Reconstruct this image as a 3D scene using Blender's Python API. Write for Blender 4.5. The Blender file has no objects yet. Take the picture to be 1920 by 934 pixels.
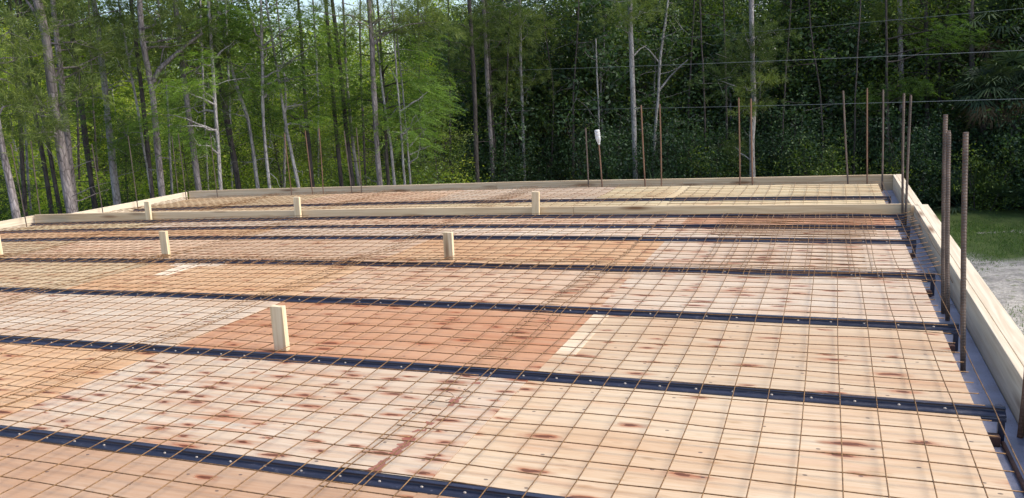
import bpy, math, random
import numpy as np
from mathutils import Matrix, Vector

random.seed(7)
rng = np.random.default_rng(11)
sc = bpy.context.scene
col = sc.collection

# ------------------------------------------------------------------ camera
F, W, H = 1529.0, 1920.0, 934.0
YAW, PITCH, ROLL, CAMZ = 0.3777, -0.1895, 0.0634, 1.464


def rot(a, b, c):
    ca, sa, cb, sb, cc, s_ = math.cos(a), math.sin(a), math.cos(b), math.sin(b), math.cos(c), math.sin(c)
    rz = np.array([[ca, -sa, 0], [sa, ca, 0], [0, 0, 1]])
    rx = np.array([[1, 0, 0], [0, cb, -sb], [0, sb, cb]])
    ry = np.array([[cc, 0, s_], [0, 1, 0], [-s_, 0, cc]])
    return rz @ rx @ ry


R = rot(YAW, PITCH, ROLL)
CAM = np.array([0, 0, CAMZ])
cam = bpy.data.cameras.new('camera')
cam.sensor_fit = 'HORIZONTAL'
cam.sensor_width = 36
cam.lens = 36 * F / W
cam.clip_start = 0.05
cam.clip_end = 2000
co = bpy.data.objects.new('camera', cam)
col.objects.link(co)
M4 = Matrix.Identity(4)
for i in range(3):
    M4[i][0], M4[i][1], M4[i][2], M4[i][3] = R[i, 0], R[i, 2], -R[i, 1], CAM[i]
co.matrix_world = M4
sc.camera = co

# ------------------------------------------------------------------ sky and sun
SUN_EL, SUN_AZ = math.radians(48), math.radians(10)      # azimuth from +X towards +Y
world = bpy.data.worlds.new('World')
sc.world = world
world.use_nodes = True
wn = world.node_tree.nodes
sky = wn.new('ShaderNodeTexSky')
sky.sky_type = 'NISHITA'
sky.sun_disc = False
sky.sun_elevation = SUN_EL
sky.sun_rotation = math.pi / 2 - SUN_AZ
sky.dust_density = 2.0
bg = wn['Background']
bg.inputs[1].default_value = 0.15
world.node_tree.links.new(sky.outputs[0], bg.inputs[0])
sl = bpy.data.lights.new('sun', 'SUN')
sl.energy = 2.4
sl.angle = math.radians(36)
sl.color = (1.0, 0.92, 0.79)
so = bpy.data.objects.new('sun', sl)
col.objects.link(so)
so.rotation_euler = (Vector((math.cos(SUN_EL) * math.cos(SUN_AZ), math.cos(SUN_EL) * math.sin(SUN_AZ), math.sin(SUN_EL)))).to_track_quat('Z', 'Y').to_euler()
sc.view_settings.view_transform = 'Standard'
sc.view_settings.look = 'None'
sc.view_settings.gamma = 1
sc.view_settings.use_curve_mapping = False
sc.view_settings.exposure = 0.85
sc.cycles.max_bounces = 8
sc.cycles.transparent_max_bounces = 8

GZ = -3.3          # ground level; the deck's joist tops lie near z = 0


def ray(u, v):
    return R @ np.array([(u - W / 2) / F, 1, -(v - H / 2) / F])


def at(u, v, r):
    """a point r metres away (horizontally) along the sight line of a place in the photograph"""
    d = ray(u, v)
    return CAM + d * (r / math.hypot(d[0], d[1]))


def cz(x):
    """the deck's joists are cambered upwards along x"""
    return .038 * (1 - ((x + 2.8) / 5.5) ** 2)


def on_deck(u, v, dz):
    z = dz
    for _ in range(6):
        d = ray(u, v)
        P = CAM + d * ((z - CAM[2]) / d[2])
        z = cz(P[0]) + dz
    return P


# ------------------------------------------------------------------ helpers
def tag(o, label=None, cat=None, group=None, kind=None):
    if label: o['label'] = label
    if cat: o['category'] = cat
    if group: o['group'] = group
    if kind: o['kind'] = kind
    return o


def empty(name, loc=(0, 0, 0)):
    o = bpy.data.objects.new(name, None)
    o.empty_display_size = .1
    o.location = loc
    col.objects.link(o)
    return o


def mk(name, V, Fc, mat, parent=None, smooth=False, tint=None, org=None, mats=None, midx=None):
    """link a mesh; Fc is an (n,k) array or a list of tuples; org is subtracted from the points"""
    V = np.asarray(V, dtype=np.float64).reshape(-1, 3)
    if org is not None: V = V - np.asarray(org)
    me = bpy.data.meshes.new(name)
    if isinstance(Fc, np.ndarray):
        n, k = Fc.shape
        me.vertices.add(len(V)); me.vertices.foreach_set('co', V.astype(np.float32).ravel())
        me.loops.add(n * k); me.loops.foreach_set('vertex_index', Fc.astype(np.int32).ravel())
        me.polygons.add(n)
        me.polygons.foreach_set('loop_start', np.arange(0, n * k, k, dtype=np.int32))
        me.update(calc_edges=True)
    else:
        me.from_pydata([tuple(v) for v in V], [], [tuple(f) for f in Fc]); me.update()
    for m in (mats or [mat]): me.materials.append(m)
    if midx is not None: me.polygons.foreach_set('material_index', np.asarray(midx, dtype=np.int32))
    if smooth: me.polygons.foreach_set('use_smooth', np.ones(len(me.polygons), dtype=bool))
    if tint is not None:
        a = me.attributes.new('tint', 'FLOAT', 'POINT'); a.data.foreach_set('value', np.asarray(tint, dtype=np.float32))
    o = bpy.data.objects.new(name, me)
    col.objects.link(o)
    if parent is not None: o.parent = parent
    return o


class MB:
    """collects faces of any size"""
    def __init__(s): s.v, s.f, s.m = [], [], []

    def add(s, V, Fs, mi=0):
        b = len(s.v); s.v += [tuple(map(float, q)) for q in V]; s.f += [tuple(int(i) + b for i in f) for f in Fs]; s.m += [mi] * len(Fs)

    def box(s, x0, x1, y0, y1, z0, z1, nx=1, mi=0, camber=False):
        xs = np.linspace(x0, x1, nx + 1)
        V = []
        for x in xs:
            c = cz(x) if camber else 0
            V += [(x, y0, z0 + c), (x, y1, z0 + c), (x, y1, z1 + c), (x, y0, z1 + c)]
        Fs = [(0, 1, 2, 3)]
        for i in range(nx):
            a, b = 4 * i, 4 * i + 4
            for k in range(4):
                l = (k + 1) % 4
                Fs.append((a + k, b + k, b + l, a + l))
        Fs.append(tuple(4 * nx + k for k in (3, 2, 1, 0)))
        s.add(V, Fs, mi)

    def tube(s, P, rad, n=6, cap=True, mi=0):
        P = np.asarray(P, float); m = len(P)
        rad = np.broadcast_to(np.asarray(rad, float), (m,))
        T = np.gradient(P, axis=0); T /= np.linalg.norm(T, axis=1)[:, None] + 1e-9
        ref = np.array([0, 0, 1.]) if abs(T[:, 2]).mean() < .8 else np.array([0, 1., 0])
        A = np.cross(T, ref); A /= np.linalg.norm(A, axis=1)[:, None] + 1e-9
        B = np.cross(T, A)
        th = np.arange(n) * 2 * math.pi / n
        V = (P[:, None] + rad[:, None, None] * (np.cos(th)[None, :, None] * A[:, None] + np.sin(th)[None, :, None] * B[:, None])).reshape(-1, 3)
        Fs = [(i * n + k, i * n + (k + 1) % n, (i + 1) * n + (k + 1) % n, (i + 1) * n + k) for i in range(m - 1) for k in range(n)]
        if cap: Fs += [tuple(range(n))[::-1], tuple((m - 1) * n + k for k in range(n))]
        s.add(V, Fs, mi)

    def build(s, name, mat, parent=None, smooth=False, org=None, mats=None):
        return mk(name, s.v, s.f, mat, parent, smooth, org=org, mats=mats, midx=s.m if mats else None)


def bevel(o, w=.003, seg=2):
    b = o.modifiers.new('bevel', 'BEVEL'); b.width = w; b.segments = seg; b.limit_method = 'ANGLE'
    return o


def copy_tree(o, parent=None):
    c = o.copy(); col.objects.link(c)
    if parent is not None: c.parent = parent
    for ch in list(o.children):
        copy_tree(ch, c)
    return c


# ------------------------------------------------------------------ materials
class NT:
    def __init__(s, name):
        s.m = bpy.data.materials.new(name); s.m.use_nodes = True
        s.t = s.m.node_tree; s.n = s.t.nodes; s.b = s.n['Principled BSDF']; s.out = s.n['Material Output']

    def node(s, typ, ins=None, **kw):
        n = s.n.new(typ)
        for k, v in kw.items(): setattr(n, k, v)
        for k, v in (ins or {}).items():
            if isinstance(v, bpy.types.NodeSocket): s.t.links.new(v, n.inputs[k])
            else: n.inputs[k].default_value = v
        return n

    def link(s, a, b): s.t.links.new(a, b)

    def math(s, op, a, b=0., clamp=False):
        return s.node('ShaderNodeMath', {0: a, 1: b}, operation=op, use_clamp=clamp).outputs[0]

    def mix(s, f, a, b, mode='MIX'):
        n = s.n.new('ShaderNodeMix'); n.data_type = 'RGBA'; n.blend_type = mode
        for k, v in ((0, f), (6, a), (7, b)):
            if isinstance(v, bpy.types.NodeSocket): s.t.links.new(v, n.inputs[k])
            else: n.inputs[k].default_value = (*v, 1) if isinstance(v, tuple) and len(v) == 3 else v
        return n.outputs[2]

    def ramp(s, f, *st):
        n = s.n.new('ShaderNodeValToRGB'); s.t.links.new(f, n.inputs[0])
        e = n.color_ramp.elements
        while len(e) < len(st): e.new(.5)
        for el, (p, c) in zip(e, st):
            el.position = p; el.color = (*c, 1) if isinstance(c, tuple) else (c, c, c, 1)
        return n.outputs[0]

    def coords(s, scale=(1, 1, 1), kind='Object', loc=None):
        c = s.n.new('ShaderNodeTexCoord').outputs[kind]
        m = s.node('ShaderNodeMapping', {'Vector': c, 'Scale': scale})
        if loc is not None:
            if isinstance(loc, bpy.types.NodeSocket): s.link(loc, m.inputs['Location'])
            else: m.inputs['Location'].default_value = loc
        return m.outputs[0]

    def noise(s, vec, scale=1., detail=4., rough=.55, dist=0.):
        return s.node('ShaderNodeTexNoise', {'Vector': vec, 'Scale': scale, 'Detail': detail, 'Roughness': rough, 'Distortion': dist}).outputs[0]

    def bump(s, h, strength=.3, dist=.01):
        b = s.node('ShaderNodeBump', {'Height': h, 'Strength': strength, 'Distance': dist})
        s.link(b.outputs[0], s.b.inputs['Normal'])

    def set(s, **kw):
        for k, v in kw.items():
            k = k.replace('_', ' ')
            if isinstance(v, bpy.types.NodeSocket): s.link(v, s.b.inputs[k])
            else: s.b.inputs[k].default_value = (*v, 1) if isinstance(v, tuple) else v
        return s.m


def mat_ply(name, rust_line=None):
    """plywood: sheet colour from the object, stretched grain, rusty knot stains, alpha of the object colour = how many stains"""
    t = NT(name)
    info = t.n.new('ShaderNodeObjectInfo')
    off = t.node('ShaderNodeCombineXYZ', {0: t.math('MULTIPLY', info.outputs['Random'], 37.), 1: t.math('MULTIPLY', info.outputs['Random'], 91.), 2: 0.}).outputs[0]
    grain = t.noise(t.coords((2.2, 55, 1), loc=off), 1., 6., .65, .3)
    broad = t.noise(t.coords((.7, 2.6, 1), loc=off), 1., 4., .6, .6)
    fine = t.noise(t.coords((9, 190, 1), loc=off), 1., 3., .6)
    c = t.mix(t.ramp(grain, (.3, .0), (.72, 1.)), info.outputs['Color'], (.86, .76, .66), 'MULTIPLY')
    c = t.mix(t.ramp(broad, (.36, 0.), (.7, .85)), c, (.88, .74, .64), 'MULTIPLY')
    c = t.mix(t.math('MULTIPLY', t.ramp(fine, (.55, 0.), (.75, 1.)), .3), c, (.60, .48, .40), 'MULTIPLY')
    # grey-olive smudges
    sm = t.noise(t.coords((5, 22, 1), loc=off), 1., 3., .5, .2)
    c = t.mix(t.math('MULTIPLY', t.ramp(sm, (.62, 0.), (.76, 1.)), .6), c, (.58, .45, .30), 'MULTIPLY')
    # stains
    wob = t.noise(t.coords((7, 22, 1), loc=off), 1., 3., .6)
    vm = t.coords((3.3, 9.4, 1), loc=off)
    jit = t.node('ShaderNodeVectorMath', {0: vm, 1: t.node('ShaderNodeCombineXYZ', {0: t.math('MULTIPLY', wob, .75), 1: t.math('MULTIPLY', wob, .18), 2: 0.}).outputs[0]}, operation='ADD').outputs[0]
    vo = t.node('ShaderNodeTexVoronoi', {'Vector': jit, 'Scale': 1., 'Randomness': .95}, voronoi_dimensions='2D')
    rnd = t.node('ShaderNodeSeparateColor', {0: vo.outputs['Color']})
    on = t.math('LESS_THAN', rnd.outputs[0], t.math('MULTIPLY', info.outputs['Alpha'], .88))
    size = t.math('ADD', t.math('MULTIPLY', rnd.outputs[1], .26), .17)
    d = t.math('DIVIDE', vo.outputs['Distance'], size)
    halo = t.math('MULTIPLY', t.ramp(d, (0., 1.), (.38, .85), (.6, .4), (1., 0.)), on)
    halo = t.math('MULTIPLY', halo, t.ramp(grain, (.25, .55), (.6, 1.)))
    core = t.math('MULTIPLY', t.math('LESS_THAN', d, .30), on)
    c = t.mix(t.math('MULTIPLY', halo, .95), c, (.29, .083, .030))
    c = t.mix(t.math('MULTIPLY', core, .75), c, (.07, .022, .014))
    # long rusty water streaks along the grain, stronger on the stained sheets
    sk = t.noise(t.coords((1.7, 17, 1), loc=off), 1., 5., .62, .5)
    sk2 = t.noise(t.coords((.9, 1.6, 1), loc=off), 1., 2., .5)
    skm = t.math('MULTIPLY', t.math('MULTIPLY', t.ramp(sk, (.48, 0.), (.68, 1.)), t.ramp(sk2, (.35, .1), (.62, 1.))), t.math('MULTIPLY', info.outputs['Alpha'], 1.15, True))
    c = t.mix(skm, c, (.82, .52, .40), 'MULTIPLY')
    # nail specks
    vs = t.node('ShaderNodeTexVoronoi', {'Vector': t.coords((5, 8, 1), loc=off), 'Scale': 1.}, voronoi_dimensions='2D')
    sp = t.math('MULTIPLY', t.math('LESS_THAN', vs.outputs['Distance'], .045), t.math('LESS_THAN', t.node('ShaderNodeSeparateColor', {0: vs.outputs['Color']}).outputs[0], .35))
    c = t.mix(t.math('MULTIPLY', sp, .8), c, (.07, .05, .05))
    if rust_line is not None:
        xyz = t.node('ShaderNodeSeparateXYZ', {0: t.coords()})
        dx = t.math('ABSOLUTE', t.math('SUBTRACT', xyz.outputs[0], rust_line))
        w = t.noise(t.coords((9, 9, 1)), 1., 3., .6)
        msk = t.math('MULTIPLY', t.math('LESS_THAN', t.math('ADD', dx, t.math('MULTIPLY', t.math('SUBTRACT', w, .5), .10)), .024), t.math('GREATER_THAN', t.noise(t.coords((4, 11, 1)), 1., 2.), .49))
        c = t.mix(t.math('MULTIPLY', msk, .8), c, (.25, .065, .045))
    t.bump(grain, .12, .002)
    return t.set(Base_Color=c, Roughness=.62, Specular_IOR_Level=.25)


def mat_lumber(name, axis, base=(.62, .49, .32), dark=(.48, .34, .20)):
    t = NT(name)
    a = [38., 38., 38.]; a[axis] = 1.4
    k = [9., 9., 9.]; k[axis] = 1.3
    info = t.n.new('ShaderNodeObjectInfo')
    off = t.node('ShaderNodeCombineXYZ', {i: t.math('MULTIPLY', info.outputs['Random'], 40.) for i in range(3)}).outputs[0]
    g = t.noise(t.coords(tuple(a), loc=off), 1., 5., .6, .6)
    b = t.noise(t.coords(tuple(x * .12 for x in a), loc=off), 1., 3.)
    c = t.mix(t.ramp(g, (.38, 0.), (.62, 1.)), base, dark)
    c = t.mix(t.ramp(b, (.4, 0.), (.75, .45)), c, (.74, .64, .48))
    v = t.node('ShaderNodeTexVoronoi', {'Vector': t.coords(tuple(k), loc=off), 'Scale': 1.})
    rn = t.node('ShaderNodeSeparateColor', {0: v.outputs['Color']})
    on = t.math('LESS_THAN', rn.outputs[0], .42)
    kn = t.math('MULTIPLY', t.ramp(v.outputs['Distance'], (.08, 1.), (.2, .45), (.3, 0.)), on)
    c = t.mix(t.math('MULTIPLY', kn, .9), c, (.17, .085, .04))
    t.bump(g, .15, .002)
    return t.set(Base_Color=c, Roughness=.6, Specular_IOR_Level=.25)


def mat_concrete():
    t = NT('concrete')
    n = t.noise(t.coords((6, 6, 6)), 1., 6., .65)
    n2 = t.noise(t.coords((70, 70, 70)), 1., 3., .6)
    c = t.ramp(n, (.3, (.18, .18, .225)), (.55, (.32, .32, .40)), (.75, (.45, .44, .52)))
    c = t.mix(t.ramp(n2, (.6, 0.), (.72, .7)), c, (.12, .12, .17))
    t.bump(n2, .4, .004)
    return t.set(Base_Color=c, Roughness=t.ramp(n, (.35, .25), (.65, .7)))


def mat_steel():
    t = NT('painted_steel')
    n = t.noise(t.coords((3, 40, 40)), 1., 4., .6)
    n2 = t.noise(t.coords((28, 60, 60)), 1., 4., .7)
    c = t.ramp(n, (.3, (.014, .017, .034)), (.7, (.032, .037, .066)))
    c = t.mix(t.ramp(n2, (.62, 0.), (.72, .55)), c, (.15, .15, .20))
    t.bump(n2, .1, .002)
    return t.set(Base_Color=c, Roughness=t.ramp(n2, (.4, .28), (.7, .6)), Specular_IOR_Level=.6)


def mat_rust(name, a, b, metal=.25, rough=.62, sc_=30.):
    t = NT(name)
    n = t.noise(t.coords((sc_, sc_, sc_ * .25)), 1., 5., .65)
    t.bump(n, .2, .002)
    return t.set(Base_Color=t.ramp(n, (.35, a), (.68, b)), Roughness=rough, Metallic=metal)


def mat_plain(name, c, rough=.6, **kw):
    t = NT(name)
    n = t.noise(t.coords((12, 12, 12)), 1., 3.)
    return t.set(Base_Color=t.mix(t.ramp(n, (.3, 0.), (.7, .35)), c, tuple(x * .6 for x in c)), Roughness=rough, **kw)


def mat_leaf(name, lo, mid, hi, trans=.4, gloss=.06):
    gloss *= .35
    """leaf colour varies by leaf (attribute tint) and by plant"""
    t = NT(name)
    at_ = t.node('ShaderNodeAttribute', attribute_name='tint').outputs['Fac']
    info = t.n.new('ShaderNodeObjectInfo').outputs['Random']
    f = t.math('ADD', t.math('MULTIPLY', at_, .8), t.math('MULTIPLY', info, .2))
    c = t.ramp(f, (.05, lo), (.5, mid), (.97, hi))
    d = t.node('ShaderNodeBsdfDiffuse', {'Color': c}).outputs[0]
    tc = t.mix(1., c, (1.35, 1.5, .55), 'MULTIPLY')
    tr = t.node('ShaderNodeBsdfTranslucent', {'Color': tc}).outputs[0]
    gl = t.node('ShaderNodeBsdfGlossy', {'Roughness': .55, 'Color': (.9, .95, 1., 1)}).outputs[0]
    m = t.node('ShaderNodeMixShader', {0: trans, 1: d, 2: tr}).outputs[0]
    m = t.node('ShaderNodeMixShader', {0: gloss, 1: m, 2: gl}).outputs[0]
    t.link(m, t.out.inputs[0])
    return t.m


def mat_bark(name, a, b, c_):
    t = NT(name)
    info = t.n.new('ShaderNodeObjectInfo').outputs['Random']
    n = t.noise(t.coords((16, 16, 4)), 1., 6., .65, .4)
    v = t.node('ShaderNodeTexVoronoi', {'Vector': t.coords((13, 13, 4.2)), 'Scale': 1.}, feature='DISTANCE_TO_EDGE').outputs[0]
    n3 = t.noise(t.coords((1.6, 1.6, .7)), 1., 3.)
    c = t.ramp(n, (.3, a), (.6, b), (.78, c_))
    c = t.mix(t.ramp(v, (.0, .75), (.12, 0.)), c, tuple(x * .35 for x in a))
    c = t.mix(t.ramp(n3, (.5, 0.), (.7, .5)), c, tuple(min(1, x * 1.25) for x in c_))
    c = t.mix(t.math('MULTIPLY', info, .35), c, (.10, .085, .085))
    t.bump(t.math('ADD', n, t.math('MULTIPLY', v, 1.5)), .7, .03)
    return t.set(Base_Color=c, Roughness=.9, Specular_IOR_Level=.1)


M_PLY = mat_ply('plywood')
M_PLY_RUST = mat_ply('plywood_rust_drips', rust_line=-1.70)
M_LUM_X = mat_lumber('lumber_along_x', 0)
M_LUM_Y = mat_lumber('lumber_along_y', 1, (.66, .57, .44), (.52, .42, .30))
M_LUM_Z = mat_lumber('lumber_upright', 2, (.72, .62, .44), (.58, .45, .27))
M_CONC = mat_concrete()
M_STEEL = mat_steel()
M_BOLT = mat_plain('bolt_light', (.42, .37, .33), .45)
M_WIRE = mat_rust('rusty_wire', (.105, .052, .022), (.32, .18, .072), .3, .5, 60.)
M_REBAR = mat_rust('rebar_steel', (.065, .052, .047), (.19, .14, .115), .4, .5, 24.)
M_REBAR_RUST = mat_rust('rebar_rusty', (.12, .065, .042), (.25, .14, .09), .2, .65, 18.)
M_SEAT = mat_rust('rusty_seat', (.05, .03, .03), (.16, .08, .06), .2, .7, 30.)
M_BARK_PINE = mat_bark('pine_bark', (.15, .125, .12), (.33, .29, .29), (.50, .46, .465))
M_BARK_PALE = mat_bark('pale_bark', (.22, .20, .195), (.42, .40, .40), (.64, .62, .62))
M_BARK_DARK = mat_bark('dark_bark', (.05, .042, .04), (.10, .085, .08), (.17, .15, .145))
M_LEAF_A = mat_leaf('broad_leaf', (0.021, 0.040, 0.011), (0.078, 0.130, 0.026), (0.248, 0.307, 0.053), .38, .07)
M_LEAF_D = mat_leaf('dark_broad_leaf', (0.013, 0.030, 0.014), (0.041, 0.084, 0.035), (0.115, 0.190, 0.062), .3, .08)
M_LEAF_Y = mat_leaf('broad_leaf_sunlit_tone', (0.083, 0.128, 0.019), (0.280, 0.383, 0.051), (0.550, 0.550, 0.095), .5, .05)  # sunshine on the left and rear foliage is mixed into this leaf colour
M_NEEDLE = mat_leaf('pine_needle', (0.039, 0.062, 0.019), (0.112, 0.158, 0.043), (0.285, 0.331, 0.088), .35, .05)
M_FEATHER = mat_leaf('cypress_leaf', (0.042, 0.081, 0.025), (0.121, 0.202, 0.053), (0.293, 0.422, 0.093), .45, .03)
M_FAN = mat_leaf('palm_leaf', (.030, .060, .035), (.065, .105, .055), (.14, .18, .075), .25, .12)
M_FAN_Y = mat_leaf('palm_leaf_sunlit_tone', (0.084, 0.120, 0.030), (0.180, 0.216, 0.048), (0.360, 0.360, 0.090), .4, .08)  # palm leaf colour brightened to carry the sunlight on the left palmettos
M_FAN_DEAD = mat_leaf('dry_palm_leaf', (.10, .07, .04), (.20, .145, .09), (.34, .26, .17), .2, .03)
M_GRASS = mat_leaf('grass_blade', (0.044, 0.082, 0.024), (0.098, 0.161, 0.043), (0.170, 0.257, 0.065), .25, .04)

# ------------------------------------------------------------------ ground
def build_ground():
    t = NT('ground_soil')
    p = t.node('ShaderNodeSeparateXYZ', {0: t.coords()})
    n1 = t.noise(t.coords((.35, .35, .35)), 1., 5., .6)
    n2 = t.noise(t.coords((2.2, 2.2, 2.2)), 1., 5., .65)
    n3 = t.noise(t.coords((16, 16, 16)), 1., 4., .7)
    sand = t.ramp(n3, (.3, (.27, .25, .22)), (.55, (.50, .46, .41)), (.75, (.66, .61, .55)))
    sand = t.mix(t.ramp(n2, (.42, 0.), (.62, .75)), sand, (.23, .215, .20))
    sand = t.mix(t.ramp(t.noise(t.coords((5, 5, 5)), 1., 4.), (.58, 0.), (.68, .8)), sand, (.13, .16, .06))
    turf = t.ramp(n2, (.3, (.06, .088, .028)), (.7, (.12, .16, .05)))
    wild = t.ramp(n2, (.3, (.030, .024, .016)), (.7, (.085, .065, .04)))
    ed = t.math('ADD', p.outputs[1], t.math('MULTIPLY', t.math('SUBTRACT', n1, .5), 3.5))
    g = t.ramp(t.math('MULTIPLY', t.math('SUBTRACT', ed, 22.2), 1.0, True), (0., 0.), (1., 1.))
    c = t.mix(g, sand, turf)
    stx = t.math('LESS_THAN', t.math('ADD', t.math('ABSOLUTE', t.math('SUBTRACT', p.outputs[1], t.math('ADD', 26.3, t.math('MULTIPLY', n2, .7)))), t.math('MULTIPLY', t.ramp(n3, (.4, 0.), (.6, 1.)), .25)), .22)
    c = t.mix(t.math('MULTIPLY', stx, t.math('GREATER_THAN', p.outputs[0], 4.0)), c, sand)
    w = t.math('MULTIPLY', t.math('SUBTRACT', ed, 30.2), 1.2, True)
    left = t.math('MULTIPLY', t.math('SUBTRACT', -16., t.math('ADD', p.outputs[0], t.math('MULTIPLY', n1, 2.))), .7, True)
    c = t.mix(t.math('MAXIMUM', w, left), c, wild)
    t.bump(t.math('ADD', n2, t.math('MULTIPLY', n3, .5)), .8, .08)
    m = t.set(Base_Color=c, Roughness=.95, Specular_IOR_Level=.1)
    xs = np.concatenate([[-400, -200, -100], np.linspace(-70, 40, 80), [80, 200, 400]])
    ys = np.concatenate([[-300, -100, -30], np.linspace(-10, 90, 80), [150, 300, 600]])
    X, Y = np.meshgrid(xs, ys)
    Z = GZ + .10 * np.sin(X * .7 + 1.3) * np.sin(Y * .55) + .06 * np.sin(X * 1.9 + Y * 1.3)
    Z = np.where(Y < 14, GZ - .05, Z)
    n, k = X.shape
    idx = np.arange(n * k).reshape(n, k)
    Fc = np.stack([idx[:-1, :-1], idx[:-1, 1:], idx[1:, 1:], idx[1:, :-1]], -1).reshape(-1, 4)
    tag(mk('ground', np.stack([X, Y, Z], -1).reshape(-1, 3), Fc, m, smooth=True), kind='structure', label='sandy ground with a green turf strip in front of the forest')


build_ground()

# ------------------------------------------------------------------ concrete walls
def wall(name, x0, x1, y0, y1, zt, label):
    b = MB(); b.box(x0, x1, y0, y1, GZ - .2, zt, 1)
    o = b.build(name, M_CONC); bevel(o, .006)
    tag(o, label, 'wall')


ZC = -.148
wall('concrete_wall', .575, .797, -3, 11.64, ZC + .02, 'damp grey concrete wall top along the right edge of the deck')
wall('concrete_wall', -11.08, .797, 11.64, 11.845, ZC + .025, 'narrow grey concrete wall top along the far edge of the deck')
wall('concrete_wall', -11.08, -10.86, 9.15, 11.638, ZC - .02, 'concrete wall under the rear stretch of the left edge boards')
wall('concrete_wall', -11.63, -11.41, -3, 9.148, ZC - .03, 'concrete wall under the front stretch of the left edge boards')

# ------------------------------------------------------------------ steel joists
JY = {1: 2.5519, 2: 3.7823, 3: 5.0353, 4: 6.2869, 5: 7.5684, 6: 8.2599, 7: 8.9149, 8: 10.2245}
JX1 = {1: .70, 2: .705, 3: .69, 4: .70, 5: .69, 6: .70, 7: .70, 8: .66}
ORD = ['', 'first', 'second', 'third', 'fourth', 'fifth', 'sixth', 'seventh', 'eighth']
JN = {1: 'nearest dark blue steel joist across the lower left corner of the deck',
      2: 'second dark blue steel joist from the front, passing the nearest upright wood post',
      3: 'third dark blue steel joist from the front, just beyond the nearest wood post',
      4: 'fourth steel joist from the front, in front of the middle row of wood posts',
      5: 'fifth steel joist from the front, just behind the middle row of wood posts',
      6: 'sixth steel joist from the front, first of two close-set joists before the divider board',
      7: 'seventh steel joist from the front, close along the near side of the divider board',
      8: 'farthest steel joist, the only one beyond the divider board'}
PROF = [(-.045, -.0345), (-.0445, -.030), (-.041, -.0255), (-.035, -.0215), (-.027, -.0185), (-.0195, -.0172), (-.0165, -.014), (-.0160, -.008), (-.0165, -.0045), (-.0205, -.0040), (-.0215, -.001), (-.020, .0006), (-.008, .001), (.004, .0008)]
for k, y in JY.items():
    x0, x1 = (-10.72 if k == 8 else -11.45), JX1[k]
    root = empty('steel_joist', (x1, y, cz(x1)))
    tag(root, JN[k], 'joist', 'steel joists across the deck')
    b = MB()
    xs = np.linspace(x0, x1, 90)
    n = len(PROF); V = []; Fs = []
    th = .0032
    pr = np.array(PROF); tg = np.gradient(pr, axis=0); tg /= np.linalg.norm(tg, axis=1)[:, None]
    nm = np.stack([tg[:, 1], -tg[:, 0]], 1)
    inner = pr + nm * th
    inner[8:11] = [(-.0130, -.0060), (-.0120, -.0045), (-.0100, -.0030)]
    loop = list(pr) + list(inner[::-1])
    L = len(loop)
    for x in xs:
        wob = .0015 * math.sin(x * 2.1 + k * 1.7)
        V += [(x, y + q[0] + wob, cz(x) + q[1]) for q in loop]
    for i in range(len(xs) - 1):
        for j in range(L):
            Fs.append((i * L + j, (i + 1) * L + j, (i + 1) * L + (j + 1) % L, i * L + (j + 1) % L))
    Fs += [tuple(range(L))[::-1], tuple((len(xs) - 1) * L + j for j in range(L))]
    b.add(V, Fs, 0)
    # pale bolt heads on the lower flange
    x = x1 - .13 - .05 * (k % 3)
    dv = np.array([.010, .0028]) / math.hypot(.011, .007)
    while x > x0 + .1:
        c0 = np.array([-.0285, -.0182]); nn = np.array([-dv[1], dv[0]])
        ring, top = [], []
        for a in range(8):
            q = a * math.pi / 4
            e = dv * math.sin(q) * .0055
            rx = math.cos(q) * .0068
            ring.append((x + rx, y + c0[0] + e[0], cz(x) + c0[1] + e[1]))
            top.append((x + rx * .8, y + c0[0] + e[0] * .8 + nn[0] * .005, cz(x) + c0[1] + e[1] * .8 + nn[1] * .005))
        b.add(ring + top, [(a, (a + 1) % 8, 8 + (a + 1) % 8, 8 + a) for a in range(8)] + [tuple(range(8, 16))], 1)
        x -= .1778 * random.choice((1, 1, 1, 1, 1, 2)) + random.uniform(-.006, .006)
    b.build('top_chord', M_STEEL, root, True, org=root.location, mats=[M_STEEL, M_BOLT])
    # bearing shoe on the right wall
    s = MB(); c = cz(x1); zt = ZC + .02
    s.box(x1 - .03, x1 - .004, y - .046, y - .022, zt, c - .022)
    s.box(x1 - .13, x1 + .0, y - .050, y - .030, c - .052, c - .036)
    bevel(s.build('end_plate', M_STEEL, root, org=root.location), .002)
    s = MB(); s.box(x1 - .105, x1 - .024, y - .085, y - .035, zt, zt + .045)
    bevel(s.build('bearing_seat', M_SEAT, root, org=root.location), .004)

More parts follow.
